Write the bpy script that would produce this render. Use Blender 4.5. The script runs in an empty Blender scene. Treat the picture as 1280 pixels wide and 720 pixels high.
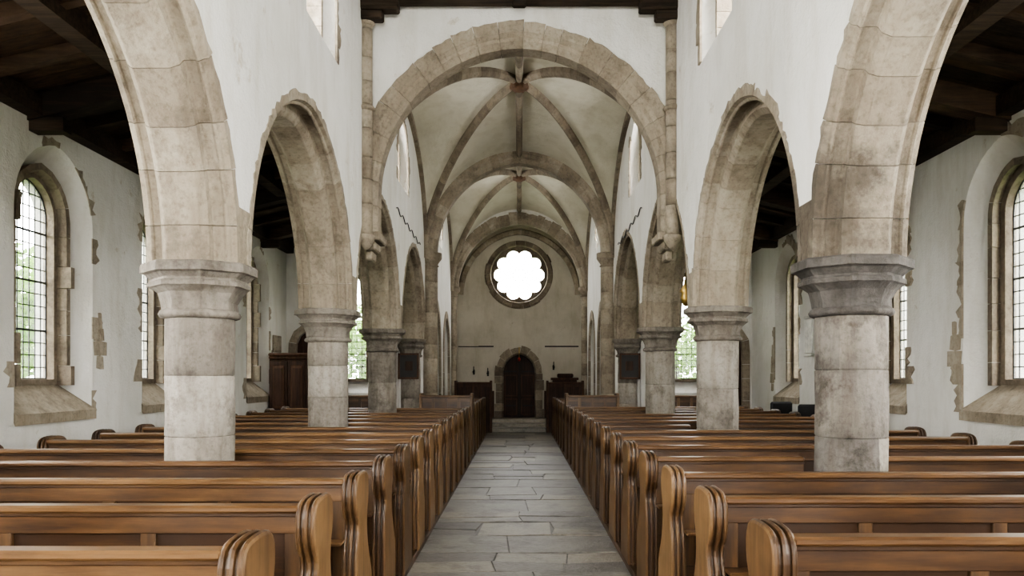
import bpy, math, random
from mathutils import Vector
from mathutils.geometry import tessellate_polygon
R = random.Random(7)
scene = bpy.context.scene
try:
    scene.view_settings.view_transform = 'AgX'; scene.view_settings.look = 'AgX - Medium High Contrast'
except Exception: pass

# ------------------------------------------------------------------ materials
def nmat(name):
    m = bpy.data.materials.new(name); m.use_nodes = True
    nt = m.node_tree; b = nt.nodes['Principled BSDF']
    return m, nt, b
def N(nt, t, **kw):
    n = nt.nodes.new(t)
    for k, v in kw.items(): setattr(n, k, v)
    return n
def ramp(nt, stops):
    r = N(nt, 'ShaderNodeValToRGB'); e = r.color_ramp.elements
    while len(e) < len(stops): e.new(0.5)
    for i, (p, c) in enumerate(stops):
        e[i].position = p; e[i].color = (*c, 1)
    return r
def noise(nt, scale, detail=4, rough=.6, vec=None):
    n = N(nt, 'ShaderNodeTexNoise'); n.inputs['Scale'].default_value = scale
    n.inputs['Detail'].default_value = detail; n.inputs['Roughness'].default_value = rough
    if vec: nt.links.new(vec, n.inputs['Vector'])
    return n
def mix(nt, a, b, fac, mode='MIX'):
    m = N(nt, 'ShaderNodeMix', data_type='RGBA', blend_type=mode)
    for s, v in ((m.inputs[6], a), (m.inputs[7], b), (m.inputs[0], fac)):
        if hasattr(v, 'links'): nt.links.new(v, s)
        else: s.default_value = (*v, 1) if isinstance(v, tuple) else v
    return m.outputs[2]
def bump(nt, b, h, strength, dist=.02):
    bp = N(nt, 'ShaderNodeBump'); bp.inputs['Strength'].default_value = strength
    bp.inputs['Distance'].default_value = dist
    nt.links.new(h, bp.inputs['Height']); nt.links.new(bp.outputs[0], b.inputs['Normal'])
def scaled(nt, tc, sc):
    mp = N(nt, 'ShaderNodeMapping'); nt.links.new(tc, mp.inputs[0]); mp.inputs['Scale'].default_value = sc
    return mp.outputs[0]
def addn(nt, a, b, k=1.0):
    n = N(nt, 'ShaderNodeMath', operation='MULTIPLY_ADD'); nt.links.new(b, n.inputs[0]); n.inputs[1].default_value = k; nt.links.new(a, n.inputs[2]); return n.outputs[0]

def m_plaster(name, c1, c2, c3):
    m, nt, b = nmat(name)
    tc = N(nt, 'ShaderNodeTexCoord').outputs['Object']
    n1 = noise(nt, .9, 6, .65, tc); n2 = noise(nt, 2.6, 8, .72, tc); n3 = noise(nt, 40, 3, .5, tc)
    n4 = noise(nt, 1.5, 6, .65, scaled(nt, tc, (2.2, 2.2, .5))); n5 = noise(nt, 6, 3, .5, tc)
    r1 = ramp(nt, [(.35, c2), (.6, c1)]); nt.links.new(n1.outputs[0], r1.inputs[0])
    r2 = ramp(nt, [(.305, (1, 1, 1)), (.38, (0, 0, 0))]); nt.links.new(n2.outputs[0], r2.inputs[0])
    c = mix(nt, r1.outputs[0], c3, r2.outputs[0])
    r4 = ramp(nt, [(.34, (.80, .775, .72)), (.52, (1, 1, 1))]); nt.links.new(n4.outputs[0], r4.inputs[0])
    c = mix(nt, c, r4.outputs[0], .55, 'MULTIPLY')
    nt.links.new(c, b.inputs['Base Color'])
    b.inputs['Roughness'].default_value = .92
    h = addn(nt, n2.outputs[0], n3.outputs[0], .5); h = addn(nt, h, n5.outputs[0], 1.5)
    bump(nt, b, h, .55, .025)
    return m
def m_stone(name, stops, bumpiness=.6, rough=.88, grime=.35, streak=.5, soot=None):
    m, nt, b = nmat(name)
    tc = N(nt, 'ShaderNodeTexCoord').outputs['Object']
    at = N(nt, 'ShaderNodeAttribute', attribute_name='tone')
    n1 = noise(nt, 3.2, 8, .72, tc); n2 = noise(nt, 22, 5, .65, tc); n3 = noise(nt, 1.9, 8, .74, tc)
    n4 = noise(nt, 2.4, 6, .7, scaled(nt, tc, (3, 3, .5)))
    a = N(nt, 'ShaderNodeMath', operation='MULTIPLY_ADD'); nt.links.new(n1.outputs[0], a.inputs[0]); a.inputs[1].default_value = 1.1
    nt.links.new(at.outputs['Fac'], a.inputs[2])
    s = N(nt, 'ShaderNodeMath', operation='MULTIPLY_ADD'); nt.links.new(a.outputs[0], s.inputs[0]); s.inputs[1].default_value = .62; s.inputs[2].default_value = -.13
    r = ramp(nt, stops); nt.links.new(s.outputs[0], r.inputs[0])
    sp = ramp(nt, [(.33, (.55, .53, .50)), (.50, (1, 1, 1))]); nt.links.new(n2.outputs[0], sp.inputs[0])
    c = mix(nt, r.outputs[0], sp.outputs[0], .6, 'MULTIPLY')
    gr = ramp(nt, [(.38, (.36, .335, .315)), (.50, (1, 1, 1))]); nt.links.new(n3.outputs[0], gr.inputs[0])
    c = mix(nt, c, gr.outputs[0], grime, 'MULTIPLY')
    st = ramp(nt, [(.36, (.60, .56, .52)), (.55, (1, 1, 1))]); nt.links.new(n4.outputs[0], st.inputs[0])
    c = mix(nt, c, st.outputs[0], streak, 'MULTIPLY')
    if soot:
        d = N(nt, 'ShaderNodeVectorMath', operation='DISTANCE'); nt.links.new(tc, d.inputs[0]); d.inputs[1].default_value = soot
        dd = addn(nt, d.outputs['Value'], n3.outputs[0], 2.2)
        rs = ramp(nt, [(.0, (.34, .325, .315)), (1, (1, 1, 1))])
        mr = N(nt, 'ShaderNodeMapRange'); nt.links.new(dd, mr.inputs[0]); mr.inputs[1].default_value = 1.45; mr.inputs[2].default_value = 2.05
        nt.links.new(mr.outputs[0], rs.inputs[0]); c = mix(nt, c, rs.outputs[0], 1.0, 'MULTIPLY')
    nt.links.new(c, b.inputs['Base Color']); b.inputs['Roughness'].default_value = rough
    bump(nt, b, addn(nt, n2.outputs[0], n1.outputs[0], 1.5), bumpiness, .015)
    return m
def m_wood(name, stops, axis, rough, bumpv=.15, spec=.5):
    m, nt, b = nmat(name)
    tc = N(nt, 'ShaderNodeTexCoord').outputs['Object']
    sc = [14, 14, 14]; sc[axis] = 1.1
    n1 = noise(nt, 1.6, 6, .65, scaled(nt, tc, sc)); n2 = noise(nt, 2.6, 5, .65, tc)
    at = N(nt, 'ShaderNodeAttribute', attribute_name='tone')
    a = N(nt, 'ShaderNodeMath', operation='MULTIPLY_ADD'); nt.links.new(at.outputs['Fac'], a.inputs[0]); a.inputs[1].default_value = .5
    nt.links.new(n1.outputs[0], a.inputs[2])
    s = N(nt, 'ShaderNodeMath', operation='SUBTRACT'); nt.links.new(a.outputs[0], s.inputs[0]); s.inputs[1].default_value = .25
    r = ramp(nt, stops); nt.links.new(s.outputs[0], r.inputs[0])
    gr = ramp(nt, [(.33, (.5, .47, .44)), (.56, (1, 1, 1))]); nt.links.new(n2.outputs[0], gr.inputs[0])
    nt.links.new(mix(nt, r.outputs[0], gr.outputs[0], .65, 'MULTIPLY'), b.inputs['Base Color'])
    rr_ = N(nt, 'ShaderNodeMapRange'); nt.links.new(n2.outputs[0], rr_.inputs[0]); rr_.inputs[3].default_value = rough + .12; rr_.inputs[4].default_value = rough - .08
    nt.links.new(rr_.outputs[0], b.inputs['Roughness'])
    b.inputs['Specular IOR Level'].default_value = spec
    bump(nt, b, n1.outputs[0], bumpv, .005)
    return m
def m_plain(name, col, rough=.6, metal=0, sc=12):
    m, nt, b = nmat(name)
    tc = N(nt, 'ShaderNodeTexCoord').outputs['Object']
    n = noise(nt, sc, 4, .6, tc)
    r = ramp(nt, [(.3, tuple(c * .7 for c in col)), (.7, tuple(min(1, c * 1.2) for c in col))])
    nt.links.new(n.outputs[0], r.inputs[0]); nt.links.new(r.outputs[0], b.inputs['Base Color'])
    b.inputs['Roughness'].default_value = rough; b.inputs['Metallic'].default_value = metal
    return m

PLASTER = m_plaster('limewash_plaster', (.83, .82, .785), (.755, .745, .695), (.60, .55, .46))
PLASTER_V = m_plaster('vault_plaster', (.72, .69, .58), (.63, .60, .48), (.56, .51, .40))
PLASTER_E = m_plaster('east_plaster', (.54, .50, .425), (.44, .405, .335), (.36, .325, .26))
STST = [(.1, (.14, .11, .083)), (.35, (.26, .217, .162)), (.6, (.36, .31, .238)), (.9, (.47, .42, .34))]
STONE = m_stone('buff_sandstone', STST, .7, .88, .5, .5)
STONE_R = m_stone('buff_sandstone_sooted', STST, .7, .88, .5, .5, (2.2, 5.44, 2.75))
COLSTONE = m_stone('grey_sandstone', [(.1, (.15, .13, .108)), (.35, (.25, .225, .19)), (.6, (.335, .305, .262)), (.9, (.42, .39, .345))], .9, .88, .7, .75)
GRIME = m_stone('sooty_sandstone', [(.1, (.075, .068, .062)), (.35, (.175, .158, .138)), (.6, (.28, .252, .212)), (.9, (.37, .335, .285))], 1.0, .88, .95, .85)
FLAG = m_stone('flagstone', [(.1, (.085, .079, .070)), (.35, (.155, .145, .127)), (.6, (.225, .212, .186)), (.9, (.32, .285, .23))], .6, .36, .8, .25)
OAK = m_wood('oak_rail', [(.25, (.034, .015, .0055)), (.5, (.086, .041, .0145)), (.75, (.17, .090, .035))], 0, .38)
OAKV = m_wood('oak_end', [(.25, (.042, .020, .0075)), (.5, (.110, .057, .022)), (.75, (.20, .114, .047))], 2, .42)
DARKOAK = m_wood('dark_oak', [(.25, (.018, .008, .005)), (.5, (.048, .022, .012)), (.75, (.09, .043, .022))], 2, .6, .15, .25)
TIMBER = m_wood('roof_timber', [(.25, (.018, .013, .009)), (.5, (.050, .034, .022)), (.75, (.10, .063, .04))], 0, .8, .5, .2)
LEAD = m_plain('lead_came', (.05, .05, .05), .6, .3)
IRON = m_plain('black_iron', (.02, .02, .02), .5, .6)
BRASS = m_plain('brass', (.55, .38, .12), .35, 1)
MARBLE = m_plain('white_marble', (.65, .63, .58), .4)
BOARD = m_plain('dark_board', (.012, .010, .009), .6)
FABRIC = m_plain('black_fabric', (.015, .015, .017), .8)
RED = m_plain('red_glass', (.3, .02, .01), .3)
GRASS = m_plain('grass', (.06, .11, .025), .9, 0, 3)
BARK = m_plain('bark', (.04, .03, .02), .9)
DARKBOSS = m_plain('weathered_boss', (.12, .065, .035), .8)
LEAF, nt, b = nmat('leaves')
tcn = N(nt, 'ShaderNodeTexCoord').outputs['Object']; nn = noise(nt, .8, 4, .6, tcn)
rr = ramp(nt, [(.3, (.06, .15, .02)), (.7, (.21, .34, .06))]); nt.links.new(nn.outputs[0], rr.inputs[0])
df = N(nt, 'ShaderNodeBsdfDiffuse'); tr = N(nt, 'ShaderNodeBsdfTranslucent'); mx = N(nt, 'ShaderNodeMixShader')
nt.links.new(rr.outputs[0], df.inputs[0]); nt.links.new(rr.outputs[0], tr.inputs[0])
nt.links.new(df.outputs[0], mx.inputs[1]); nt.links.new(tr.outputs[0], mx.inputs[2]); nt.links.new(mx.outputs[0], nt.nodes['Material Output'].inputs[0])
GLASS, nt, b = nmat('old_glass')
t1 = N(nt, 'ShaderNodeBsdfTransparent'); t2 = N(nt, 'ShaderNodeBsdfTranslucent'); mx = N(nt, 'ShaderNodeMixShader')
t2.inputs[0].default_value = (.9, .92, .9, 1)
nn = noise(nt, 9, 2, .5, N(nt, 'ShaderNodeTexCoord').outputs['Object'])
rr = ramp(nt, [(.3, (.03, .03, .03)), (.7, (.12, .12, .12))]); nt.links.new(nn.outputs[0], rr.inputs[0])
nt.links.new(rr.outputs[0], mx.inputs[0])
nt.links.new(t1.outputs[0], mx.inputs[1]); nt.links.new(t2.outputs[0], mx.inputs[2]); nt.links.new(mx.outputs[0], nt.nodes['Material Output'].inputs[0])

# ------------------------------------------------------------------ mesh builder
class MB:
    def __init__(s): s.v = []; s.f = []; s.t = []; s.m = []; s.sm = []
    def face(s, idx, tone=.5, mi=0, smooth=False):
        s.f.append(tuple(idx)); s.t.append(tone); s.m.append(mi); s.sm.append(smooth)
    def box(s, x0, x1, y0, y1, z0, z1, tone=.5, mi=0, ch=0):
        if x0 > x1: x0, x1 = x1, x0
        if y0 > y1: y0, y1 = y1, y0
        b = len(s.v)
        if ch <= 0:
            s.v += [(x, y, z) for z in (z0, z1) for y in (y0, y1) for x in (x0, x1)]
            for q in ((0, 2, 3, 1), (4, 5, 7, 6), (0, 1, 5, 4), (2, 6, 7, 3), (0, 4, 6, 2), (1, 3, 7, 5)):
                s.face([b + i for i in q], tone, mi)
        else:
            idx = {}
            for sx in (0, 1):
                for sy in (0, 1):
                    for sz in (0, 1):
                        cx = (x0, x1)[sx]; cy = (y0, y1)[sy]; cz = (z0, z1)[sz]
                        ix = cx + (ch if sx == 0 else -ch); iy = cy + (ch if sy == 0 else -ch); iz = cz + (ch if sz == 0 else -ch)
                        for ax, p in enumerate(((cx, iy, iz), (ix, cy, iz), (ix, iy, cz))):
                            idx[(sx, sy, sz, ax)] = len(s.v); s.v.append(p)
            for k in (0, 1):
                s.face([idx[(k, 0, 0, 0)], idx[(k, 1, 0, 0)], idx[(k, 1, 1, 0)], idx[(k, 0, 1, 0)]], tone, mi)
                s.face([idx[(0, k, 0, 1)], idx[(1, k, 0, 1)], idx[(1, k, 1, 1)], idx[(0, k, 1, 1)]], tone, mi)
                s.face([idx[(0, 0, k, 2)], idx[(1, 0, k, 2)], idx[(1, 1, k, 2)], idx[(0, 1, k, 2)]], tone, mi)
                for j in (0, 1):
                    s.face([idx[(k, j, 0, 0)], idx[(k, j, 1, 0)], idx[(k, j, 1, 1)], idx[(k, j, 0, 1)]], tone, mi)
                    s.face([idx[(k, 0, j, 0)], idx[(k, 1, j, 0)], idx[(k, 1, j, 2)], idx[(k, 0, j, 2)]], tone, mi)
                    s.face([idx[(0, k, j, 1)], idx[(1, k, j, 1)], idx[(1, k, j, 2)], idx[(0, k, j, 2)]], tone, mi)
                    for l in (0, 1):
                        s.face([idx[(k, j, l, 0)], idx[(k, j, l, 1)], idx[(k, j, l, 2)]], tone, mi)
    def lathe(s, cx, cy, prof, n=40, tone=.5, mi=0, rot=0, smooth=True, caps=True):
        b = len(s.v); m = len(prof)
        for r, z in prof:
            for i in range(n):
                a = rot + 2 * math.pi * i / n
                s.v.append((cx + r * math.cos(a), cy + r * math.sin(a), z))
        for j in range(m - 1):
            for i in range(n):
                k = (i + 1) % n
                s.face((b + j * n + i, b + j * n + k, b + (j + 1) * n + k, b + (j + 1) * n + i), tone, mi, smooth)
        if caps:
            s.face([b + i for i in reversed(range(n))], tone, mi); s.face([b + (m - 1) * n + i for i in range(n)], tone, mi)
    def rings(s, rings, tone=.5, mi=0, smooth=False, caps=True, capmi=None):
        b = len(s.v); n = len(rings[0])
        for r in rings: s.v += [tuple(p) for p in r]
        for j in range(len(rings) - 1):
            for i in range(n):
                k = (i + 1) % n
                s.face((b + j * n + i, b + j * n + k, b + (j + 1) * n + k, b + (j + 1) * n + i), tone, mi, smooth)
        if caps:
            cm = mi if capmi is None else capmi
            s.face([b + i for i in reversed(range(n))], tone, cm); s.face([b + (len(rings) - 1) * n + i for i in range(n)], tone, cm)
    def sweep(s, pts, bn, prof_fn, nb, gap=.004, sub=3, skip=0, tr=(.15, .85), mi=0, rag=0):
        L = [0]
        for i in range(1, len(pts)): L.append(L[-1] + (pts[i] - pts[i - 1]).length)
        T = L[-1]
        def P(d):
            d = min(max(d, 0), T)
            for i in range(1, len(L)):
                if L[i] >= d:
                    f = (d - L[i - 1]) / max(1e-9, L[i] - L[i - 1]); return pts[i - 1].lerp(pts[i], f)
            return pts[-1]
        cuts = [0]
        for i in range(nb): cuts.append(cuts[-1] + R.uniform(.7, 1.3))
        cuts = [c / cuts[-1] * T for c in cuts]
        for i in range(nb):
            tone = R.uniform(*tr)
            prof = prof_fn()
            if R.random() < skip: continue
            a, c = cuts[i] + gap, cuts[i + 1] - gap
            rg = []; mt = max(q[1] for q in prof)
            for j in range(sub + 1):
                d = a + (c - a) * j / sub
                p = P(d); e = T * .004 + .004
                t = (P(d + e) - P(d - e)).normalized(); n = t.cross(bn).normalized()
                jr = R.uniform(-rag * .4, rag)
                rg.append([p + bn * q[0] + n * (q[1] + (jr if q[1] > mt - .03 else 0)) for q in prof])
            s.rings(rg, tone, mi)
    def build(s, name, mats, loc=(0, 0, 0), parent=None):
        me = bpy.data.meshes.new(name)
        me.from_pydata([tuple(v) for v in s.v], [], s.f)
        if not isinstance(mats, (list, tuple)): mats = [mats]
        for m in mats: me.materials.append(m)
        me.polygons.foreach_set('material_index', s.m)
        me.polygons.foreach_set('use_smooth', s.sm)
        ca = me.color_attributes.new('tone', 'FLOAT_COLOR', 'CORNER')
        buf = []
        for f, t in zip(s.f, s.t): buf += [t, t, t, 1] * len(f)
        ca.data.foreach_set('color', buf)
        me.update()
        import bmesh
        bm = bmesh.new(); bm.from_mesh(me); bmesh.ops.recalc_face_normals(bm, faces=bm.faces); bm.to_mesh(me); bm.free()
        o = bpy.data.objects.new(name, me); o.location = loc
        scene.collection.objects.link(o)
        if parent: o.parent = parent
        return o

def holed(mb, outline, holes, mapf, w0, w1, tone=.5, mi=0):
    for w, k in ((w0, 0), (w1, 1)):
        loops = [outline] + [h[k] for h in holes]
        tris = tessellate_polygon([[Vector((u, v, 0)) for u, v in l] for l in loops])
        b = len(mb.v)
        for l in loops: mb.v += [mapf(u, v, w) for u, v in l]
        for t in tris: mb.face([b + i for i in t], tone, mi)
    def side(A, B):
        b = len(mb.v); n = len(A)
        mb.v += [mapf(u, v, w0) for u, v in A]; mb.v += [mapf(u, v, w1) for u, v in B]
        for i in range(n):
            k = (i + 1) % n; mb.face((b + i, b + k, b + n + k, b + n + i), tone, mi)
    side(outline, outline)
    for a, c in holes: side(a, c)

def arch2(a, c, n=14):
    Rr = a + c; th = math.acos(-c / Rr); L = []
    for i in range(n + 1):
        t = math.pi + (th - math.pi) * i / n
        L.append((c + Rr * math.cos(t), Rr * math.sin(t)))
    return L + [(-u, v) for u, v in reversed(L[:-1])]
def win(uc, half, sill, apex, n=8):
    sp = apex - half * 1.12
    A = arch2(half, half * .18, n)
    top = max(v for u, v in A)
    sc = (apex - sp) / top
    return [(uc - half, sill), ] + [(uc + u, sp + v * sc) for u, v in A] + [(uc + half, sill)]

# ------------------------------------------------------------------ layout constants
XN, XO = 2.03, 2.67
XC = 2.35
XA = 5.0
ZS = 2.46
Y0, YE = -4.5, 24.6
AE = 16.5
COLS = {-1: [-1.9, 1.88, 5.66, 9.45, 13.2, 16.75], 1: [-1.9, 1.77, 5.44, 9.1, 12.8, 16.75]}
AWIN = {-1: [(-1.9, .7), (1.4, .7), (4.9, .7), (8.3, .7), (10.7, .52), (14.72, .65)], 1: [(-1.9, .7), (1.2, .7), (4.6, .7), (7.93, .72), (10.43, .52), (14.35, .65)]}
CWIN = [(-1.9, 5.2, 6.4), (.3, 5.2, 6.4), (4.1, 5.2, 6.4), (7.95, 5.15, 6.4), (13.45, 4.95, 6.15), (19.7, 5.0, 6.15)]
portals = []; daylights = []

def lattice(name, uc, half, sill, apex, mapf, w, du=.105, dv=.135):
    o = win(uc, half, sill, apex)
    mb = MB(); b = len(mb.v)
    mb.v += [mapf(u, v, w) for u, v in o]; mb.face([b + i for i in range(len(o))], .5, 0)
    sp = apex - half * 1.12
    def top(u):
        best = sill
        for i in range(1, len(o) - 2):
            (u0, v0), (u1, v1) = o[i], o[i + 1]
            if min(u0, u1) - 1e-6 <= u <= max(u0, u1) + 1e-6 and abs(u1 - u0) > 1e-6:
                best = max(best, v0 + (v1 - v0) * (u - u0) / (u1 - u0))
        return best
    def bar(u0, v0, u1, v1, r):
        d = Vector((u1 - u0, v1 - v0))
        if d.length < 1e-5: return
        d.normalize(); p = Vector((-d.y, d.x)) * r
        rg = []
        for (u, v) in ((u0, v0), (u1, v1)):
            rg.append([mapf(u + p.x, v + p.y, w - .005), mapf(u - p.x, v - p.y, w - .005), mapf(u - p.x, v - p.y, w + .005), mapf(u + p.x, v + p.y, w + .005)])
        mb.rings(rg, .5, 1)
    n = max(2, round(2 * half / du))
    for i in range(1, n):
        u = uc - half + 2 * half * i / n
        bar(u, sill, u, top(u), .0055)
    k = 0; v = sill + dv
    while v < apex - .04:
        h = half
        if v > sp:
            us = [uc + half * j / 40 for j in range(41)]
            h = max([u - uc for u in us if top(u) >= v] + [0])
        k += 1
        bar(uc - h, v, uc + h, v, .011 if k % 4 == 0 else .0055)
        v += dv
    for i in range(len(o)):
        a, c = o[i], o[(i + 1) % len(o)]
        bar(a[0], a[1], c[0], c[1], .014)
    return mb.build(name, [GLASS, LEAD])

def ring(mb, A, B, mapf, w0, w1, tone=.4, mi=0):
    n = len(A); b = len(mb.v)
    for L, w in ((A, w0), (B, w0), (B, w1), (A, w1)): mb.v += [mapf(u, v, w) for u, v in L]
    for i in range(n):
        k = (i + 1) % n
        for j in range(4):
            l = (j + 1) % 4
            mb.face((b + j * n + i, b + j * n + k, b + l * n + k, b + l * n + i), tone, mi)
def patch(mb, u, v, ru, rv, mapf, w=-.002):
    vv = v - rv
    while vv < v + rv:
        h = R.uniform(.14, .22); f = math.sqrt(max(.05, 1 - ((vv + h / 2 - v) / rv) ** 2))
        uu = u - ru * f * R.uniform(.6, 1.1); ue = u + ru * f * R.uniform(.6, 1.1)
        while uu < ue:
            L = min(R.uniform(.16, .34), ue - uu + .05); b = len(mb.v)
            P = [(uu + R.uniform(0, .03), vv + R.uniform(0, .015)), (uu + L * .5, vv - R.uniform(-.01, .012)), (uu + L - .004, vv + R.uniform(0, .015)), (uu + L - R.uniform(.0, .03), vv + h - .006),
                 (uu + L * .5, vv + h + R.uniform(-.012, .01)), (uu + R.uniform(0, .03), vv + h - R.uniform(0, .02))]
            mb.rings([[mapf(p[0], p[1], w) for p in P], [mapf(p[0], p[1], .02) for p in P]], R.uniform(.5, .95))
            uu += L
        vv += h

wn = 0
sidename = {-1: 'left', 1: 'right'}
for S in (-1, 1):
    mapN = lambda u, v, w, S=S: (S * (XN + w), u, v)
    mapA = lambda u, v, w, S=S: (S * (XA + w), u, v)
    cols = COLS[S]
    out = [(Y0, 0), (cols[0] - .1, 0), (cols[0] - .1, ZS)]
    arch_mb = MB()
    for i in range(len(cols) - 1):
        yc = (cols[i] + cols[i + 1]) / 2; half = (cols[i + 1] - cols[i]) / 2
        a = half - .295; c = .08
        A = [(u * (a + .176) / a, v * (a + .176) / a) for u, v in arch2(a, c, 20)]
        out += [(yc + u, ZS + v) for u, v in A]
        pts = [Vector((S * XC, yc + u, ZS + v)) for u, v in arch2(a, c, 20)]
        def pf():
            o = R.choice([.195, .2, .205, .22, .24]); o2 = .22
            h = .327
            P = [(.115, 0), (.125, .004), (.168, .055), (.170, .118), (.182, .128), (.248, .128), (.256, .116), (.27, .112), (.282, .118), (.290, .140), (h, .155)]
            return [(-x, y) for x, y in P[:1]] + P + [(h, o), (.28, o), (-.28, o2), (-h, o2)] + [(-x, y) for x, y in reversed(P[1:])]
        arch_mb.sweep(pts, Vector((-1, 0, 0)), pf, 15, .0022, 5, 0, (.3, .8), 0, .03)
    arch_mb.build('arcade_arches', [STONE_R if S > 0 else STONE])
    out += [(cols[-1] - .1, 0), (YE + .3, 0), (YE + .3, 7.3), (Y0, 7.3)]
    holes = []
    for yc, sl, ap in CWIN:
        holes.append((win(yc, .62, sl, ap), win(yc, .36, sl + .25, ap - .12)))
        wn += 1; lattice('window_%d' % wn, yc, .36, sl + .25, ap - .12, mapN, .58)
        daylights.append(((S * (XN + .70), yc, (sl + ap) / 2 + .1), .8, 1.1, S, 185))
    niches = [(18.75, .95, 3.45), (21.35, .8, 3.35)]
    for yc, hf, ap in niches:
        w_ = win(yc, hf, .05, ap); holes.append((w_, w_))
    mb = MB(); holed(mb, out, holes, mapN, 0, .64); mb.build('wall_nave_' + sidename[S], [PLASTER])
    mb = MB(); mb.box(S * (XN + .4), S * (XO + .1), 17.5, 22.6, 0, 3.8); mb.build('wall_chancel_recess_' + sidename[S], [PLASTER])
    mb = MB()
    for yc, hf, ap in niches:
        pts = [Vector((S * XN, u, v)) for u, v in win(yc, hf, .05, ap)]
        mb.sweep(pts, Vector((-1, 0, 0)), lambda: [(-.03, -.06), (.03, -.06), (.03, R.choice([.12, .16])), (-.03, .12)], 17, .003, 2)
    mb.build('trim_chancel_arches', [STONE])
    mb = MB()
    for yc, sl, ap in CWIN:
        pts = [Vector((S * (XN - .002), u, v)) for u, v in win(yc, .62, sl, ap)]
        mb.sweep(pts, Vector((-1, 0, 0)), lambda: (lambda q: [(-.005, -.03), (.02, -.03), (.02, q), (-.005, q)])(R.choice([.03, .07, .16, .12])), 14, .001, 4, .15, (.3, .9), 0, .05)
        ring(mb, win(yc, .30, sl + .3, ap - .18), win(yc, .37, sl + .24, ap - .11), mapN, .48, .6)
        mb.sweep([Vector((S * (XN + .3), u, v)) for u, v in win(yc, .50, sl + .1, ap - .05)], Vector((-1, 0, 0)), lambda: [(-.16, -.02), (.16, -.02), (.16, .04), (-.16, .04)], 12, .003, 2)
    mb.build('trim_clerestory_windows', [STONE])
    # ---- aisle outer wall
    holes = []
    surround = MB()
    for yc, hf in AWIN[S]:
        g = {.7: .35, .72: .35, .52: .31, .65: .29}[hf]
        holes.append((win(yc, hf, 1.25, 4.15), win(yc, g, 1.62, 3.8)))
        wn += 1; lattice('window_%d' % wn, yc, g, 1.62, 3.8, mapA, .33)
        if yc > 7: portals.append(((S * (XA + .5), yc, 2.7), g * 2, 2.2, S))
        else: daylights.append(((S * (XA + .5), yc, 2.7), g * 2, 2.2, S, 310))
        ring(surround, win(yc, g - .0, 1.62, 3.8), win(yc, g + .085, 1.56, 3.9), mapA, .24, .36, .1)
        pts = [Vector((S * (XA + .2), u, v)) for u, v in win(yc, g + .10, 1.55, 3.9)]
        surround.sweep(pts, Vector((-1, 0, 0)), lambda: (lambda q: [(-.05 - q, -.01), (.07, -.05), (.07, .03), (-.05 - q, .06)])(R.choice([0, 0, .05])), 18, .003, 2, .0, (.0, .45))
        pts = [Vector((S * (XA - .001), u, v)) for u, v in win(yc, hf, 1.25, 4.15)]
        surround.sweep(pts, Vector((-1, 0, 0)), lambda: (lambda q: [(-.003, -.006), (.02, -.006), (.02, q), (-.003, q)])(R.choice([.03, .05, .08, .14])), 22, -.001, 5, .5, (.5, 1.1), 0, .09)
        if yc > 7:
            patch(surround, yc + hf + .14, R.uniform(1.7, 2.1), .15, R.uniform(.25, .4), mapA)
        x0, x1 = S * (XA - .03), S * (XA + .34)
        b = len(surround.v)
        surround.v += [(x0, yc - hf - .03, 1.16), (x0, yc + hf + .03, 1.16), (x0, yc + hf + .03, 1.27), (x0, yc - hf - .03, 1.27),
                       (x1, yc - g - .03, 1.5), (x1, yc + g + .03, 1.5), (x1, yc + g + .03, 1.64), (x1, yc - g - .03, 1.64)]
        for q in ((0, 1, 2, 3), (4, 7, 6, 5), (0, 4, 5, 1), (3, 2, 6, 7), (0, 3, 7, 4), (1, 5, 6, 2)): surround.face([b + i for i in q], .6, 0)
    surround.build('trim_aisle_windows', [STONE])
    mb = MB(); holed(mb, [(Y0, 0), (AE + .4, 0), (AE + .4, 4.9), (Y0, 4.9)], holes, mapA, 0, .45); mb.build('wall_aisle_' + sidename[S], [PLASTER])
    # ---- aisle east end wall
    mapE = lambda u, v, w, S=S: (S * u, AE + w, v)
    o1 = (win(3.66, .5, 1.3, 4.1), win(3.66, .33, 1.6, 3.85)); o2 = (win(4.47, .36, .02, 2.7), win(4.47, .36, .02, 2.7))
    mb = MB(); holed(mb, [(XO - .05, 0), (XA + .45, 0), (XA + .45, 5.3), (XO - .05, 5.3)], [o1, o2], mapE, 0, .4); mb.build('wall_aisle_east_' + sidename[S], [PLASTER])
    wn += 1; lattice('window_%d' % wn, 3.66, .33, 1.6, 3.85, mapE, .3)
    mb = MB()
    ring(mb, win(3.66, .33, 1.6, 3.85), win(3.66, .4, 1.54, 3.92), mapE, .2, .33, .2)
    pts = [Vector((S * u, AE - .003, v)) for u, v in win(4.47, .36, .02, 2.7)]
    if S < 0: pts.reverse()
    mb.sweep(pts, Vector((0, 1, 0)), lambda: [(-.03, -.04), (.1, -.04), (.1, .12), (-.03, .12)], 15, .003, 2)
    mb.build('trim_aisle_east', [STONE])
    mb = MB()
    for i in range(5): mb.box(S * (4.11 + .144 * i), S * (4.11 + .144 * (i + 1) - .006), AE + .16, AE + .2, .02, 2.8, R.random() * .5)
    mb.box(S * 4.05, S * 4.9, AE + .2, AE + .24, 0, 2.9, .3)
    for z in (.5, 1.9): mb.box(S * 4.13, S * 4.75, AE + .145, AE + .16, z, z + .05, .5, 1)
    mb.build('door_aisle_' + sidename[S], [DARKOAK, IRON])
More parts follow.
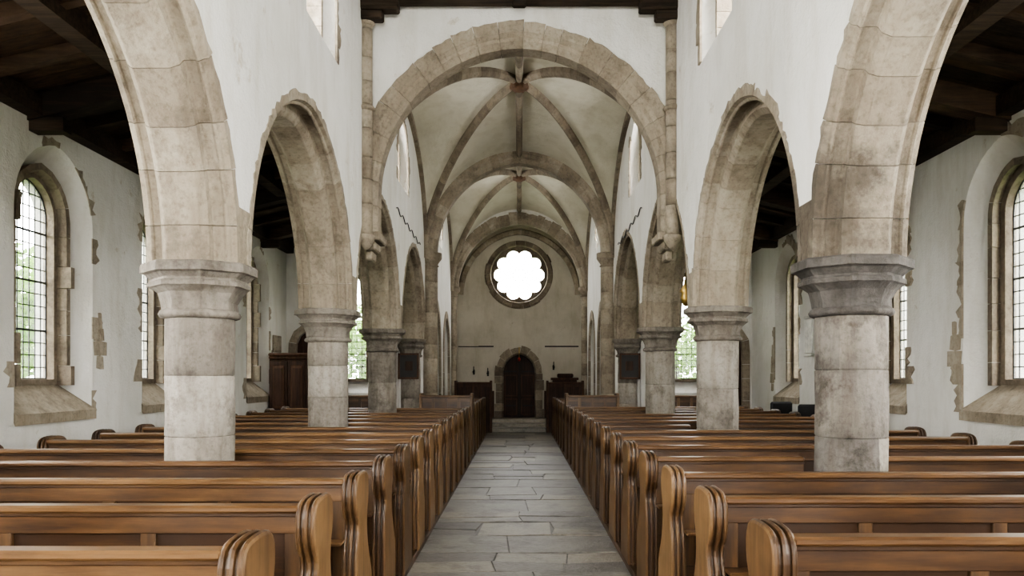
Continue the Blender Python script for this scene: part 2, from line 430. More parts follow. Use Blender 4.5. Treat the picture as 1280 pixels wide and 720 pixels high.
    # ---- columns
    for ci, y in enumerate(cols):
        mb = MB(); z = 0.0
        mat = GRIME if (S == 1 and ci == 2) else COLSTONE
        mb.lathe(S * XC, y, [(.36, 0), (.36, .12), (.33, .15), (.33, .22), (.28, .27), (.25, .3)], 8, .4, 0, math.pi / 8, False)
        z = .28
        while z < 2.05:
            h = min(R.uniform(.3, .5), 2.1 - z)
            if 2.1 - z - h < .12: h = 2.1 - z
            k = 44; nbk = R.choice([2, 3]); off = R.randrange(k); tns = [R.uniform(.1, .9) for _ in range(nbk)]
            f0 = len(mb.f)
            mb.lathe(S * XC, y, [(.234, z + .001), (.24, z + .007), (.2405, z + h * .5), (.24, z + h - .007), (.234, z + h - .001)], k, .5)
            for fi in range(4 * k): mb.t[f0 + fi] = tns[((fi % k + off) % k) * nbk // k]
            mb.lathe(S * XC, y, [(.232, z + h - .002), (.232, z + h + .002)], 44, -.3)
            z += h
        r8 = math.pi / 8
        cs_ = -.1 if mat is GRIME else .1
        mb.lathe(S * XC, y, [(.25, 2.07), (.275, 2.08), (.285, 2.10), (.275, 2.12), (.25, 2.135)], 44, cs_)
        mb.lathe(S * XC, y, [(.262, 2.13), (.265, 2.19), (.29, 2.25), (.335, 2.285), (.355, 2.295), (.355, 2.325), (.335, 2.335), (.335, 2.35), (.375, 2.385), (.405, 2.395), (.405, 2.45), (.39, ZS + .004)], 8, cs_, 0, r8, False)
        mb.v = [(x + .004 * math.sin(y_ * 31 + z_ * 47), y_ + .004 * math.sin(x * 37 + z_ * 29), z_ + (.005 * math.sin(x * 23 + y_ * 19) if z_ > 2.1 else 0)) for x, y_, z_ in mb.v]
        mb.build('stone_column', [mat])
    mb = MB()
    for y in cols[1:-1]:
        mb.box(S * (XC - .322), S * (XC + .322), y - .13, y + .13, ZS, ZS + .42, .5)
    mb.build('springer_blocks', [STONE_R if S > 0 else STONE])
    # ---- aisle ceiling
    mb = MB()
    def zc(x): return 4.5 + (XA - x) / (XA - XO) * .55
    y = Y0
    while y < AE + .1:
        b = len(mb.v); w = .24
        x0, x1 = XA + .02, XO - .02
        mb.v += [(S * x0, y, zc(x0)), (S * x1, y, zc(x1)), (S * x1, y + w - .008, zc(x1)), (S * x0, y + w - .008, zc(x0)),
                 (S * x0, y, zc(x0) + .06), (S * x1, y, zc(x1) + .06), (S * x1, y + w, zc(x1) + .06), (S * x0, y + w, zc(x0) + .06)]
        tn = .5 + R.uniform(-.4, .4)
        for q in ((0, 1, 2, 3), (4, 5, 6, 7), (0, 1, 5, 4), (2, 3, 7, 6), (0, 3, 7, 4), (1, 2, 6, 5)): mb.face([b + i for i in q], tn, 0)
        y += w
    y = Y0 + .6; k = 0
    while y < AE:
        big = k % 3 == 0; w = .22 if big else .1; h = .24 if big else .12
        b = len(mb.v); x0, x1 = XA, XO
        mb.v += [(S * x, yy, zc(x) + dz) for x in (x0, x1) for yy, dz in ((y, 0.01), (y + w, 0.01), (y + w, -h), (y, -h))]
        tn = R.random()
        for q in ((0, 1, 2, 3), (4, 5, 6, 7), (0, 1, 5, 4), (1, 2, 6, 5), (2, 3, 7, 6), (3, 0, 4, 7)): mb.face([b + i for i in q], tn, 0)
        if big: mb.box(S * XA, S * (XA - .35), y + .03, y + .18, 4.16, 4.3, R.random())
        y += .78; k += 1
    mb.box(S * XA, S * (XA - .16), Y0, AE, 4.3, 4.5, .3)
    xm = (XA + XO) / 2; mb.box(S * (xm - .1), S * (xm + .1), Y0, AE, zc(xm) - .2, zc(xm), .4)
    mb.box(S * (XO + .14), S * XO, Y0, AE, 4.72, 4.95, .3)
    mb.build('ceiling_aisle_' + sidename[S], [TIMBER])
    mb = MB(); mb.box(S * (XO - .1), S * (XA + .5), Y0, AE + .4, 5.2, 5.3); mb.build('ceiling_roof_' + sidename[S], [LEAD])

# ---- west wall; its unseen windows are put in to light the nave front
mapW = lambda u, v, w: (u, Y0 - w, v)
mb = MB(); holed(mb, [(-5.5, 0), (5.5, 0), (5.5, 7.3), (-5.5, 7.3)], [(win(0, 1.35, 2.3, 6.3), win(0, 1.15, 2.5, 6.1)), (win(-3.8, .75, 1.3, 4.1), win(-3.8, .5, 1.6, 3.9)), (win(3.8, .75, 1.3, 4.1), win(3.8, .5, 1.6, 3.9))], mapW, 0, .5)
mb.build('wall_west', [PLASTER])
for uc, hf, sl, ap in ((0, 1.15, 2.5, 6.1), (-3.8, .5, 1.6, 3.9), (3.8, .5, 1.6, 3.9)):
    wn += 1; lattice('window_%d' % wn, uc, hf, sl, ap, mapW, .4, .2, .3)

# ---- east wall with rose window
mapF = lambda u, v, w: (u, YE + w, v)
RZ = 4.93
circ = lambda r, n=48: [(r * math.cos(2 * math.pi * i / n), RZ + r * math.sin(2 * math.pi * i / n)) for i in range(n)]
dw = win(0, .55, .34, 2.42)
mb = MB(); holed(mb, [(-2.7, 0), (2.7, 0), (2.7, 7.3), (-2.7, 7.3)], [(circ(.96), circ(.9)), (dw, dw)], mapF, 0, .5)
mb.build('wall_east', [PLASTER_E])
mb = MB()
pts = [Vector((-x, YE - .02, z)) for x, z in [(math.cos(2 * math.pi * i / 60), RZ + math.sin(2 * math.pi * i / 60)) for i in range(61)]]
mb.sweep([p for p in pts], Vector((0, 1, 0)), lambda: [(-.05, -.08), (0, -.1), (.3, -.1), (.3, .1), (0, R.choice([.08, .11])), (-.05, .06)], 22, .003, 3, 0, (-.3, .3))
n = 160; nl = 10; inner = []; outer = []
for i in range(n):
    th = 2 * math.pi * i / n
    ph = (th + math.pi / nl) % (2 * math.pi / nl) - math.pi / nl
    r = .6 * math.cos(ph) + math.sqrt(max(0, .215 ** 2 - (.6 * math.sin(ph)) ** 2))
    inner.append((r * math.cos(th), RZ + r * math.sin(th))); outer.append((.93 * math.cos(th), RZ + .93 * math.sin(th)))
ring(mb, inner, outer, mapF, .1, .28, .0)
mb.build('trim_rose_window', [STONE])
mb = MB(); mb.v += [mapF(u, v, .2) for u, v in circ(.92)]; mb.face(range(48), .5, 0)
for i in range(nl):
    th = 2 * math.pi * (i + .5) / nl
    d = Vector((math.cos(th), math.sin(th))); p = Vector((-d.y, d.x)) * .010
    rg = [[mapF(d.x * r + p.x * q, RZ + d.y * r + p.y * q, w) for q, w in ((1, .185), (-1, .185), (-1, .215), (1, .215))] for r in (.2, .72)]
    mb.rings(rg, .5, 1)
ring(mb, circ(.19), circ(.208), mapF, .185, .215, .5, 1)
mb.build('rose_window', [GLASS, LEAD])
mb = MB()
pts = [Vector((u, YE - .01, v)) for u, v in dw]
mb.sweep(pts, Vector((0, 1, 0)), lambda: [(-.05, .0), (.02, -.05), (.2, -.05), (.2, R.choice([.18, .24])), (-.05, R.choice([.18, .24, .2]))], 17, .004, 2, 0, (-.2, .5))
mb.build('trim_east_doorway', [STONE])
mb = MB()
mb.box(-.6, .6, YE + .25, YE + .3, .3, 2.6, .2)
for i in range(8): mb.box(-.55 + .1375 * i, -.55 + .1375 * (i + 1) - .006, YE + .2, YE + .25, .34, 2.5, R.random() * .4)
mb.box(-.01, .01, YE + .185, YE + .2, .34, 2.4, .1, 1)
for z in (.7, 1.8):
    for s in (-1, 1): mb.box(s * .08, s * .5, YE + .19, YE + .2, z, z + .04, .5, 1)
for s in (-1, 1):
    for z0, z1 in ((.42, .95), (1.02, 1.72)):
        mb.box(s * .06, s * .48, YE + .188, YE + .2, z0, z0 + .04, .7, 0); mb.box(s * .06, s * .48, YE + .188, YE + .2, z1 - .04, z1, .7, 0)
        mb.box(s * .06, s * .1, YE + .188, YE + .2, z0, z1, .7, 0); mb.box(s * .44, s * .48, YE + .188, YE + .2, z0, z1, .7, 0)
mb.build('door_east', [DARKOAK, IRON])
mb = MB()
mb.lathe(0, YE - .1, [(.012, 2.26), (.012, 2.6)], 8, .5, 1); mb.lathe(0, YE - .1, [(.015, 2.14), (.035, 2.17), (.042, 2.21), (.035, 2.25), (.015, 2.27)], 16, .5, 0)
mb.build('sanctuary_lamp', [RED, BRASS])

# ---- transverse arches
def transverse(y0, y1, a, c, zst, z0, t, nb, nm):
    ym = (y0 + y1) / 2; h = (y1 - y0) / 2
    A = arch2(a, c, 22)
    pts = [Vector((-a, ym, zst))] if zst < z0 - .05 else []
    pts += [Vector((u, ym, z0 + v)) for u, v in A]
    if zst < z0 - .05: pts.append(Vector((a, ym, zst)))
    mb = MB()
    def pf():
        o = t + R.choice([-.015, 0, .0, .02])
        return [(-h + .12, 0), (h - .12, 0), (h - .05, .07), (h - .05, .12), (h, .17), (h, o), (-h, o), (-h, .17), (-h + .05, .12), (-h + .05, .07)]
    mb.sweep(pts, Vector((0, 1, 0)), pf, nb, .0028, 4, 0, (.25, .8), 0, .02)
    mb.build(nm, [STONE])
    k = (a + t - .06) / a
    o = [(-2.06, z0)] + [(max(-2.055, min(2.055, u * k)), z0 + v * k) for u, v in A] + [(2.06, z0), (2.06, 7.3), (-2.06, 7.3)]
    mb = MB(); holed(mb, o, [], lambda u, v, w: (u, y0 + .02 + w, v), 0, (y1 - y0) - .04); return mb
transverse(10.1, 10.6, 1.88, .06, 3.55, 4.08, .30, 25, 'chancel_arch').build('wall_over_chancel_arch', [PLASTER])
transverse(16.45, 16.95, 1.78, .17, 4.32, 4.321, .34, 23, 'transverse_arch').build('wall_over_arch_middle', [PLASTER])
transverse(22.8, 23.2, 1.82, .12, 4.27, 4.271, .32, 23, 'transverse_arch').build('wall_over_arch_east', [PLASTER])
mb = MB()
mb.sweep([Vector((u, YE - .05, 4.27 + v)) for u, v in arch2(1.78, .15, 18)], Vector((0, 1, 0)), lambda: [(-.08, 0), (.06, 0), (.06, .2), (-.08, .14)], 19, .003, 2)
mb.build('trim_wall_rib', [STONE])
for S in (-1, 1):
    mb = MB()
    mb.box(S * 2.05, S * 1.83, 10.08, 10.62, 3.45, 3.56, .5, 0, .015)
    mb.box(S * 2.05, S * 1.90, 10.14, 10.56, 3.33, 3.45, .5, 0, .02)
    mb.box(S * 2.05, S * 1.95, 10.2, 10.5, 3.2, 3.33, .5, 0, .02)
    mb.build('stone_corbel', [STONE])
    mb = MB(); z = 3.5
    while z < 6.2:
        h = R.uniform(.28, .4); mb.lathe(S * 1.99, 9.98, [(.085, z), (.085, z + h - .006)], 14, R.uniform(.2, .8)); z += h
    mb.lathe(S * 1.99, 9.98, [(.09, 6.2), (.12, 6.24), (.09, 6.28), (.10, 6.34), (.15, 6.46), (.15, 6.52)], 14, .4)
    mb.lathe(S * 1.99, 9.98, [(.02, 3.3), (.06, 3.34), (.11, 3.42), (.12, 3.48), (.09, 3.5)], 14, .5)
    mb.lathe(S * 1.99, 9.98, [(.09, 5.1), (.125, 5.13), (.09, 5.17)], 14, .4)
    mb.build('wall_shaft', [STONE])
    for ya, rr_, xx in ((16.7, .16, 1.93), (23.0, .1, 1.96)):
        mb = MB(); z = 0.2
        mb.lathe(S * xx, ya, [(rr_ + .09, 0), (rr_ + .09, .14), (rr_ + .03, .2)], 24, .5)
        while z < 4.0:
            h = min(R.uniform(.3, .45), 4.05 - z)
            mb.lathe(S * xx, ya, [(rr_ - .004, z), (rr_, z + .005), (rr_, z + h - .005), (rr_ - .004, z + h)], 24, R.uniform(.2, .8)); z += h
            if 4.05 - z < .01: break
        mb.lathe(S * xx, ya, [(rr_, 4.03), (rr_ + .03, 4.05), (rr_, 4.08), (rr_ + .02, 4.12), (rr_ + .08, 4.2), (rr_ + .09, 4.22), (rr_ + .09, 4.33)], 24, .3)
        mb.build('respond_shaft', [STONE])

# ---- vaults
def vault(y0, y1, zs, h, dome):
    ym, hl = (y0 + y1) / 2, (y1 - y0) / 2; hw = 2.04
    E = lambda q: math.sqrt(max(0, 1 - q * q))
    def Z(x, y):
        sx, sy = x / hw, (y - ym) / hl
        return zs + h * max(E(sx), E(sy)) + dome * (1 - sx * sx) * (1 - sy * sy)
    mb = MB(); nx, ny = 64, 64
    ex = lambda i, n: -math.cos(math.pi * i / n)
    for j in range(ny + 1):
        for i in range(nx + 1):
            x = hw * ex(i, nx); y = ym + hl * ex(j, ny); mb.v.append((x, y, Z(x, y)))
    for j in range(ny):
        for i in range(nx):
            a = j * (nx + 1) + i; mb.face((a, a + 1, a + nx + 2, a + nx + 1), .5, 0, True)
    mb.build('ceiling_vault', [PLASTER_V])
    mb = MB()
    pf = lambda: [(-.035, -.11), (0, -.13), (.035, -.11), (.065, -.05), (.065, .03), (-.065, .03), (-.065, -.05)]
    zv = Vector((0, 0, 1))
    for sg in (-1, 1):
        pts = []
        for i in range(41):
            s_ = -math.cos(math.pi * i / 40)
            pts.append(Vector((hw * s_, ym + sg * hl * s_, zs + h * E(s_) + dome * (1 - s_ * s_) ** 2)))
        d = Vector((hw, sg * hl, 0)).normalized()
        mb.sweep(pts, zv.cross(d), pf, 22, .002, 3, 0, (.0, .6))
    pts = [Vector((0, ym + hl * (i / 12 * 2 - 1), zs + h + dome * (1 - (i / 12 * 2 - 1) ** 2))) for i in range(13)]
    mb.sweep(pts, Vector((-1, 0, 0)), pf, 14, .002, 2, 0, (.0, .6))
    for S in (-1, 1):
        pts = [Vector((S * 2.0, ym - hl * math.cos(math.pi * i / 30), zs + h * math.sin(math.pi * i / 30))) for i in range(31)]
        mb.sweep(pts, Vector((-1, 0, 0)), lambda: [(-.05, -.07), (.05, -.07), (.05, .02), (-.05, .02)], 18, .002, 2, 0, (.0, .6))
    zb = zs + h + dome
    mb.lathe(0, ym, [(.05, zb - .22), (.13, zb - .19), (.17, zb - .13), (.15, zb - .06), (.16, zb)], 12, .0, 1)
    for k in range(6):
        a = k * math.pi / 3; mb.lathe(.13 * math.cos(a), ym + .13 * math.sin(a), [(.01, zb - .2), (.04, zb - .17), (.04, zb - .12), (.02, zb - .08)], 8, .0, 1)
    mb.build('vault_ribs', [STONE, DARKBOSS])
vault(10.55, 16.5, 4.2, 2.27, .42)
vault(16.9, 22.85, 4.2, 2.42, .3)
mb = MB()
pts = arch2(2.03, .1, 20)
mb.v += [(u, y, 4.2 + v * 2.42 / 2.15) for y in (23.15, YE + .05) for u, v in pts]; n = len(pts)
for i in range(n - 1): mb.face((i, i + 1, n + i + 1, n + i), .5, 0, True)
mb.build('ceiling_sanctuary', [PLASTER_V])
mb = MB(); mb.box(-2.8, 2.8, 10.2, YE + .5, 7.3, 7.4); mb.build('ceiling_roof', [LEAD])

# ---- nave timber ceiling
mb = MB(); x = -2.1
while x < 2.1:
    mb.box(x, x + .23, Y0, 10.15, 6.82, 6.88, R.random()); x += .24
y = Y0 + .4
while y < 9.5:
    mb.box(-2.05, 2.05, y, y + .1, 6.7, 6.83, R.random()); y += .55
for y in (-3.2, 1.2, 5.6, 9.78):
    mb.box(-2.05, 2.05, y, y + .26, 6.48, 6.8, .4, 0, .02)
    for s in (-1, 1):
        mb.box(s * 2.05, s * 1.55, y + .03, y + .23, 6.36, 6.50, .2, 0, .02); mb.box(s * 2.05, s * 1.75, y + .05, y + .21, 6.24, 6.36, .2, 0, .02)
    mb.box(-.09, .09, y - .02, y + .1, 6.38, 6.56, .2, 0, .02)
for xx in (-1.0, 0, 1.0): mb.box(xx - .08, xx + .08, Y0, 10.1, 6.62, 6.8, .3)
mb.box(-2.7, 2.7, Y0 - .5, 10.2, 6.9, 6.95, .1)
mb.build('ceiling_nave', [TIMBER])

# ------------------------------------------------------------------ floor
mb = MB(); y = Y0
while y < 22.9:
    h = R.choice([.38, .55, .75, .95]) * R.uniform(.9, 1.1); y1 = min(y + h, 22.95)
    k = R.choice([2, 2, 3, 3]); cs = [0] + sorted([(i + R.uniform(-.3, .3)) / k for i in range(1, k)]) + [1]
    for i in range(k):
        x0 = -.95 + 1.9 * cs[i]; x1 = -.95 + 1.9 * cs[i + 1]
        dz = R.uniform(-.004, .004)
        if y1 - y > .55 and R.random() < .35:
            ys_ = y + (y1 - y) * R.uniform(.4, .6)
            mb.box(x0 + .004, x1 - .004, y + .004, ys_ - .004, -.1, dz, R.uniform(-.1, 1.1), 0, .005)
            mb.box(x0 + .004, x1 - .004, ys_ + .004, y1 - .004, -.1, -dz, R.uniform(-.1, 1.1), 0, .005)
        else:
            mb.box(x0 + .004, x1 - .004, y + .004, y1 - .004, -.1, dz, R.uniform(-.1, 1.1), 0, .005)
    y = y1
mb.v = [(vx + .03 * math.sin(vy * 5.3 + vx * 3) * (1 if abs(vx) < .9 else 0), vy + .04 * math.sin(vx * 4.1 + vy * 2.3), vz + .003 * math.sin(vx * 6 + vy * 3)) for vx, vy, vz in mb.v]
mb.box(-5.6, 5.6, Y0 - .3, 25.2, -.2, -.012, -.8)
for S in (-1, 1):
    y = Y0
    while y < AE:
        mb.box(S * 4.5, S * 5.0, y, y + .7, -.1, .0, R.uniform(0, 1), 0, .004); y += .71
mb.build('floor', [FLAG])
mb = MB()
for S in (-1, 1):
    mb.box(S * .93, S * 4.45, .6, 16.1, -.01, .05, .2, 0, .01)
    mb.box(S * .93, S * 1.66, 16.2, 22.2, -.01, .05, .2, 0, .01)
mb.build('pew_platform', [OAKV])
mb = MB()
for i, (y, z) in enumerate(((22.95, .12), (23.4, .23), (23.85, .34))):
    mb.box(-2.03, 2.03, y, YE + .5, z - .125, z, .7 + .25 * i, 0, .01)
mb.build('chancel_steps', [FLAG])

# ------------------------------------------------------------------ pews
def smooth_poly(P, it=2):
    for _ in range(it):
        Q = []
        for i in range(len(P)):
            a, c = P[i], P[(i + 1) % len(P)]
            Q.append((a[0] * .75 + c[0] * .25, a[1] * .75 + c[1] * .25)); Q.append((a[0] * .25 + c[0] * .75, a[1] * .25 + c[1] * .75))
        P = Q
    return P
END = [(0, .05), (0, .3), (.0, .56), (.014, .68), (.055, .75), (.055, .81), (.006, .87), (-.01, .95), (.0, 1.03), (.035, 1.08), (.12, 1.095),
       (.24, 1.095), (.32, 1.075), (.355, 1.02), (.35, .92), (.31, .84), (.30, .74), (.34, .62), (.42, .50), (.46, .42), (.46, .05)]
END = [END[0]] + smooth_poly(END, 1)[1:-2] + [END[-1]]
def inset(P, d):
    Q = []; n = len(P)
    for i in range(n):
        a, c = Vector(P[i - 1]), Vector(P[(i + 1) % n]); t = (c - a).normalized(); nn_ = Vector((t.y, -t.x))
        Q.append((P[i][0] + nn_.x * d, max(.05, P[i][1] + nn_.y * d)))
    return Q
LAY = [(0, .018), (.005, .006), (.014, 0), (.022, .006), (.025, .02), (.033, .02), (.036, .005), (.046, 0), (.056, .005), (.059, .02), (.067, .02), (.070, .006), (.078, 0), (.087, .006), (.092, .018)]
top0 = max(p[1] for p in END); sgn = 1 if max(p[1] for p in inset(END, .02)) < top0 else -1
ends_cache = [(x, inset(END, sgn * d)) for x, d in LAY]
def pew_end(mb, x, tone):
    b0 = len(mb.f)
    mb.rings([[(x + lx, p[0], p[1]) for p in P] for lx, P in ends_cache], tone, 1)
    n = len(END)
    for j in range(len(LAY) - 1):
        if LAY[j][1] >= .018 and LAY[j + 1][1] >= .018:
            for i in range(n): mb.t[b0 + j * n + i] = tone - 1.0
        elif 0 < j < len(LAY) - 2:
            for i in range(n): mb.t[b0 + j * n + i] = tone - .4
def pew(S, y, L, xs, cols):
    mb = MB(); tn = R.uniform(.2, .8); Z = .035
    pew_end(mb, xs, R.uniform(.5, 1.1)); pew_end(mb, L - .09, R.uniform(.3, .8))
    def segs(y0, y1):
        sg = [(xs + .08, L - .08)]
        for cy in cols:
            if cy + .25 > y0 and cy - .25 < y1:
                sg = [(xs + .08, XC - .27), (XC + .27, L - .08)] if L > 2.6 else sg
        return sg
    for a, c in segs(y + .02, y + .1):
        mb.box(a, c, .015, .105, .995 + Z, 1.03 + Z, tn + .3, 0, .01)
        mb.box(a, c, .028, .09, .978 + Z, .996 + Z, tn - .4, 0, .003)
        mb.box(a, c, .038, .085, .90 + Z, .98 + Z, tn - .1, 0, .003)
        mb.box(a, c, .038, .085, .40, .50, tn, 0, .003)
        mb.box(a, c, .060, .07, .45, .95, tn - .5, 0)
        n = max(1, round((c - a) / .62))
        for i in range(n + 1):
            xx = a + (c - a - .07) * i / n
            mb.box(xx, xx + .07, .04, .082, .50, .902 + Z, tn + R.uniform(-.4, -.05), 1, .003)
        mb.box(a, c, -.07, .04, .70, .72, tn, 0, .004)
    for a, c in segs(y + .08, y + .5):
        mb.box(a, c, .08, .48, .43, .46, tn, 0, .008)
        n = max(1, round((c - a) / 1.3))
        for i in range(n + 1):
            xx = a + (c - a - .04) * i / n; mb.box(xx, xx + .04, .1, .42, .05, .43, tn, 1)
    if S < 0:
        mb.v = [(-v[0], v[1], v[2]) for v in mb.v]
    mb.build('pew', [OAK, OAKV], (0, y, 0))
for S, ys, sp in ((-1, 2.56, .90), (1, 2.78, .93)):
    y = ys - sp
    while y < 15.0:
        pew(S, y, 4.44, .92, COLS[S]); y += sp
    y = 16.25
    while y < 21.3:
        pew(S, y, 1.65, .92, []); y += sp
def stall(S, y, x0, x1, h, nm, mats, seat=True):
    mb = MB()
    mb.box(x0, x1, 0, .1, h - .05, h, .7, 0, .012); mb.box(x0, x1, .02, .07, h - .14, h - .05, .5, 0)
    mb.box(x0, x1, .02, .07, .05, .22, .5, 0); mb.box(x0, x1, .04, .055, .2, h - .1, .3, 0)
    n = max(2, round((x1 - x0) / .3))
    for i in range(n + 1):
        xx = x0 + (x1 - x0 - .06) * i / n; mb.box(xx, xx + .06, .018, .072, .05, h - .05, R.uniform(.2, .9), 1)
    for xx in (x0, x1 - .06): mb.box(xx, xx + .06, 0, .4, .05, h + .04, .7, 1, .01)
    if seat: mb.box(x0, x1, .06, .42, .42, .46, .5, 0); mb.box(x0, x1, .06, .35, h - .1, h - .07, .5, 0)
    if S < 0: mb.v = [(-v[0], v[1], v[2]) for v in mb.v]
    mb.build(nm, mats, (0, y, 0))
for S in (-1, 1):
    stall(S, 15.72, .95, 2.05, 1.27, 'panelled_frontal', [OAK, OAKV])
    stall(S, 15.72, 2.7, 4.1, 1.27, 'panelled_frontal', [OAK, OAKV])
    stall(S, 21.9, .78, 1.85, 1.50, 'clergy_stall', [DARKOAK, DARKOAK])

# ------------------------------------------------------------------ furniture & fittings
def notice(S):
    mb = MB(); x0, x1 = S * 2.14, S * 2.56; yy = 16.3
    mb.box(x0, x1, yy, yy + .03, 1.62, 2.14, .5, 0)
    for a in ((x0, x1, 2.11, 2.15), (x0, x1, 1.6, 1.64), (min(x0, x1) - .01, min(x0, x1) + .03, 1.6, 2.15), (max(x0, x1) - .03, max(x0, x1) + .01, 1.6, 2.15)):
        mb.box(a[0], a[1], yy - .02, yy + .03, a[2], a[3], .9, 1)
    mb.box(S * 2.3, S * 2.4, yy + .03, 16.55, 1.8, 1.9, .3, 1)
    mb.box(S * 2.26, S * 2.42, yy - .006, yy, 1.78, 1.98, .3, 1)
    mb.build('notice_board', [BOARD, DARKOAK])
notice(-1); notice(1)
mb = MB()
x0, x1, ya, yb = -4.95, -4.2, 15.2, 15.65
mb.box(x0, x1, ya, yb, .1, 2.0, .4, 0, .01); mb.box(x0 - .0, x1 + .04, ya - .04, yb, 2.0, 2.06, .6, 0, .015); mb.box(x0, x1 + .07, ya - .07, yb, 2.06, 2.12, .7, 0, .02)
mb.box(x0, x1 + .03, ya - .03, yb, 0, .12, .5, 0, .01)
xm = (x0 + x1) / 2
for a, c in ((x0 + .03, xm - .01), (xm + .01, x1 - .03)):
    mb.box(a, c, ya - .025, ya, .16, 1.96, .3, 0, .006)
    for z0, z1 in ((.22, .95), (1.02, 1.88)):
        mb.box(a + .05, c - .05, ya - .04, ya - .02, z0, z1, .7, 0, .015); mb.box(a + .09, c - .09, ya - .048, ya - .038, z0 + .06, z1 - .06, .4, 0, .006)
for xx in (xm - .04, xm + .04): mb.lathe(xx, ya - .05, [(.005, 1.0), (.014, 1.01), (.014, 1.03), (.005, 1.04)], 10, .5, 1)
for z0, z1 in ((.22, .95), (1.02, 1.88)): mb.box(x1, x1 + .012, ya + .07, yb - .07, z0, z1, .6, 0, .004)
mb.build('wardrobe', [DARKOAK, BRASS])
mb = MB(); mb.box(-5.0, -4.965, 15.55, 16.05, 2.15, 2.5, .4, 0, .01); mb.box(-4.965, -4.955, 15.6, 16.0, 2.2, 2.45, .8, 0); mb.build('memorial_tablet', [STONE])
mb = MB(); mb.box(5.0, 4.965, 13.05, 13.35, 2.05, 2.65, .4, 0, .01); mb.box(4.965, 4.95, 13.02, 13.38, 2.65, 2.7, .4, 0, .01); mb.box(4.965, 4.95, 13.02, 13.38, 2.0, 2.05, .4, 0, .01); mb.build('memorial_tablet', [MARBLE])
mb = MB()
mb.box(-1.3, -.82, YE - .05, YE, 2.6, 2.64, .3); mb.box(.82, 1.9, YE - .05, YE, 2.6, 2.64, .3); mb.box(-1.95, -1.3, YE - .03, YE, 2.6, 2.63, .3); mb.build('curtain_rail', [IRON])
def sconce(x, z):
    mb = MB()
    mb.box(x - .03, x + .03, YE - .02, YE, z - .08, z + .08, .5, 0, .006)
    mb.box(x - .01, x + .01, YE - .12, YE - .01, z - .02, z, .5, 0)
    mb.lathe(x, YE - .12, [(.01, z - .05), (.04, z), (.045, z + .02), (.015, z + .03), (.015, z + .16), (.004, z + .19)], 12)
    mb.build('wall_sconce', [IRON])
sconce(-1.45, 1.8); sconce(1.1, 1.95); sconce(-1.0, 1.75)
mb = MB()
mb.box(1.05, 1.8, 23.95, 24.35, .34, 1.55, .4, 0, .01); mb.box(1.0, 1.85, 23.9, 24.4, 1.55, 1.62, .7, 0, .01)
for i in range(4): mb.box(1.08 + i * .18, 1.22 + i * .18, 23.935, 23.95, .45, 1.45, .7, 0, .008)
mb.box(1.2, 1.7, 24.1, 24.3, 1.62, 1.75, .5, 0, .03)
mb.build('oak_credence', [DARKOAK])
for S in (-1, 1):
    mb = MB(); xs0, xs1 = .8, 2.0
    mb.box(S * xs0, S * xs1, YE - .06, YE, .34, 1.15, .3)
    mb.box(S * xs0, S * xs1, YE - .1, YE, 1.15, 1.2, .7, 0, .01)
    for i in range(5):
        xx = xs0 + (xs1 - xs0 - .06) * i / 4; mb.box(S * xx, S * (xx + .06), YE - .08, YE - .05, .36, 1.15, .8)
    mb.build('wall_panelling_' + sidename[S], [DARKOAK])
for S in (-1, 1):
    cu = bpy.data.curves.new('scroll', 'CURVE'); cu.dimensions = '3D'; cu.bevel_depth = .010
    sp_ = cu.splines.new('POLY'); k = 60; sp_.points.add(k)
    for i in range(k + 1):
        t = i / k; sp_.points[i].co = (S * (XN - .02), 12.6 + 3.0 * t, 4.42 + .035 * math.sin(t * 34) - .1 * t, 1)
    cu.materials.append(IRON); o = bpy.data.objects.new('iron_scroll', cu); scene.collection.objects.link(o)
mb = MB(); X, Y = 2.3, 10.6
mb.lathe(X, Y, [(.006, 3.0), (.006, 4.05)], 6); mb.lathe(X, Y, [(.01, 2.62), (.05, 2.66), (.075, 2.74), (.06, 2.8), (.085, 2.83), (.03, 2.92), (.01, 3.02)], 16)
mb.build('hanging_lamp', [BRASS])
def chair(x, y, rot):
    mb = MB()
    for sx in (-.17, .17):
        for sy in (-.2, .2): mb.lathe(sx, sy, [(.014, 0), (.014, .46 if sy > 0 else 1.0)], 10, .5, 1)
    rg = lambda x0, x1, y0, y1, z0, z1: mb.box(x0, x1, y0, y1, z0, z1, .5, 0, .03)
    rg(-.20, .20, -.22, .24, .44, .52); rg(-.20, .20, -.25, -.17, .68, 1.2)
    for sx in (-.21, .21): mb.box(sx - .015, sx + .015, -.2, .18, .66, .69, .5, 1, .006)
    o = mb.build('upholstered_chair', [FABRIC, IRON], (x, y, 0)); o.rotation_euler[2] = rot
chair(4.73, 12.75, .08); chair(4.73, 14.1, .05)

# ------------------------------------------------------------------ outside
mb = MB(); mb.box(-60, 60, -50, 80, -.5, -.25); mb.build('ground_lawn', [GRASS])
me = MB(); RT = random.Random(3)
me.lathe(0, 0, [(.3, -.3), (.22, 1), (.18, 3), (.08, 5.5)], 10, .5, 1)
blobs = [(RT.uniform(-1.8, 1.8), RT.uniform(-1.8, 1.8), RT.uniform(1.0, 6.0), RT.uniform(.8, 1.5)) for _ in range(16)]
for k in range(4200):
    bx, by, bz, br = RT.choice(blobs)
    d = Vector((RT.gauss(0, 1), RT.gauss(0, 1), RT.gauss(0, 1))).normalized() * br * RT.uniform(.6, 1.05)
    p = Vector((bx, by, bz)) + d
    u = Vector((RT.gauss(0, 1), RT.gauss(0, 1), RT.gauss(0, 1))).normalized(); w = u.cross(Vector((RT.gauss(0, 1), RT.gauss(0, 1), RT.gauss(0, 1)))).normalized()
    s = RT.uniform(.08, .17); b = len(me.v)
    me.v += [p - u * s, p + w * s * .6, p + u * s, p - w * s * .6]; me.face((b, b + 1, b + 2, b + 3), .5, 0)
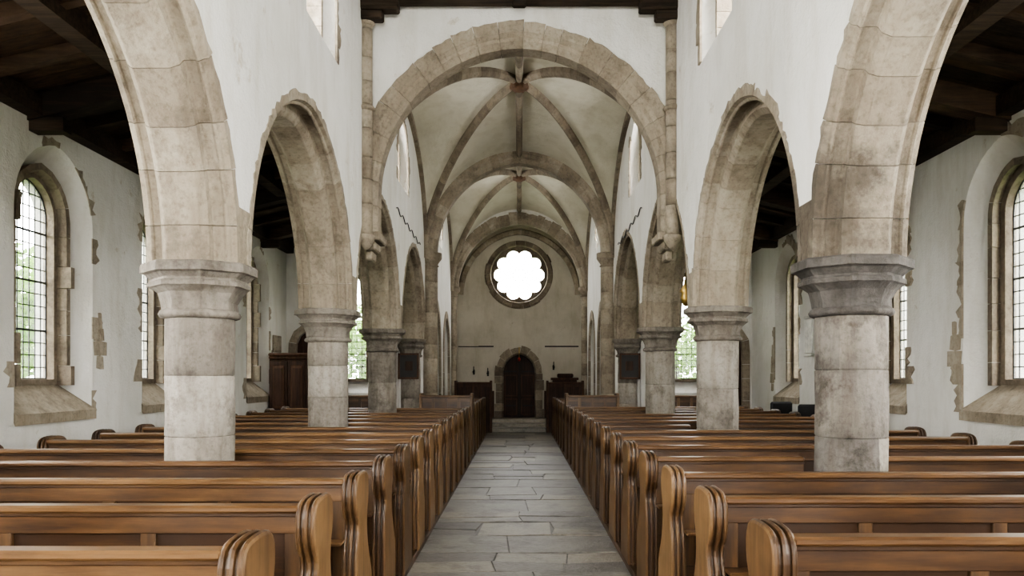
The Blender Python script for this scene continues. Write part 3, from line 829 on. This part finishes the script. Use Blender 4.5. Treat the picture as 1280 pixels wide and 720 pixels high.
t0 = me.build('garden_tree', [LEAF, BARK], (-11, 10, -.2))
for i, (x, y, s) in enumerate([(-10.5, 15, .9), (-11.5, 20, 1), (-12, 5, 1), (-5.5, 27, .8), (-12, 25, 1.1), (11, 9.5, 1), (10.5, 15, .9), (12, 20.5, 1.1), (12, 4, 1), (5.5, 27, .8), (11.5, 26, 1), (-14, 32, 1.3), (14, 32, 1.3)]):
    o = bpy.data.objects.new('garden_tree', t0.data); o.location = (x, y, -.2); o.scale = (s, s, s * .8); o.rotation_euler[2] = i * 1.3; scene.collection.objects.link(o)

# ------------------------------------------------------------------ light
w = bpy.data.worlds.new('overcast_sky'); scene.world = w; w.use_nodes = True
bg = w.node_tree.nodes['Background']; bg.inputs[0].default_value = (1.0, .985, .955, 1); bg.inputs[1].default_value = 26
def area(name, loc, rot, sx, sy, power, portal=False, col=(1, .98, .945)):
    l = bpy.data.lights.new(name, 'AREA'); l.shape = 'RECTANGLE'; l.size = sx; l.size_y = sy; l.energy = power; l.color = col
    o = bpy.data.objects.new(name, l); o.location = loc; o.rotation_euler = rot; scene.collection.objects.link(o)
    if portal:
        try: l.cycles.is_portal = True
        except Exception: bpy.data.objects.remove(o)
for loc, wy, hz, S in portals:
    area('daylight_portal', loc, (0, S * math.pi / 2, 0), hz, wy, 10, True)
for loc, wy, hz, S, P in daylights:
    area('window_daylight_fill', loc, (0, S * math.pi / 2, 0), hz, wy, P)
area('daylight_portal', (0, YE + .55, RZ), (-math.pi / 2, 0, 0), 1.9, 1.9, 10, True)
for uc, sx, sy, z, P in ((0, 2.4, 3.7, 4.3, 850), (-3.8, 1.0, 2.3, 2.75, 230), (3.8, 1.0, 2.3, 2.75, 230)):
    area('window_daylight_fill', (uc, Y0 - .56, z), (math.pi / 2, 0, 0), sx, sy, P)  # area lamps added at the unseen west windows to brighten camera-facing stone and plaster

# ------------------------------------------------------------------ camera
cam = bpy.data.cameras.new('camera'); co = bpy.data.objects.new('camera', cam); scene.collection.objects.link(co)
co.location = (0, 0, 1.65); co.rotation_euler = (math.pi / 2, 0, 0)
cam.sensor_width = 36; cam.lens = 27; cam.shift_x = -.007; cam.shift_y = .0867; cam.clip_start = .05; cam.clip_end = 300
scene.camera = co
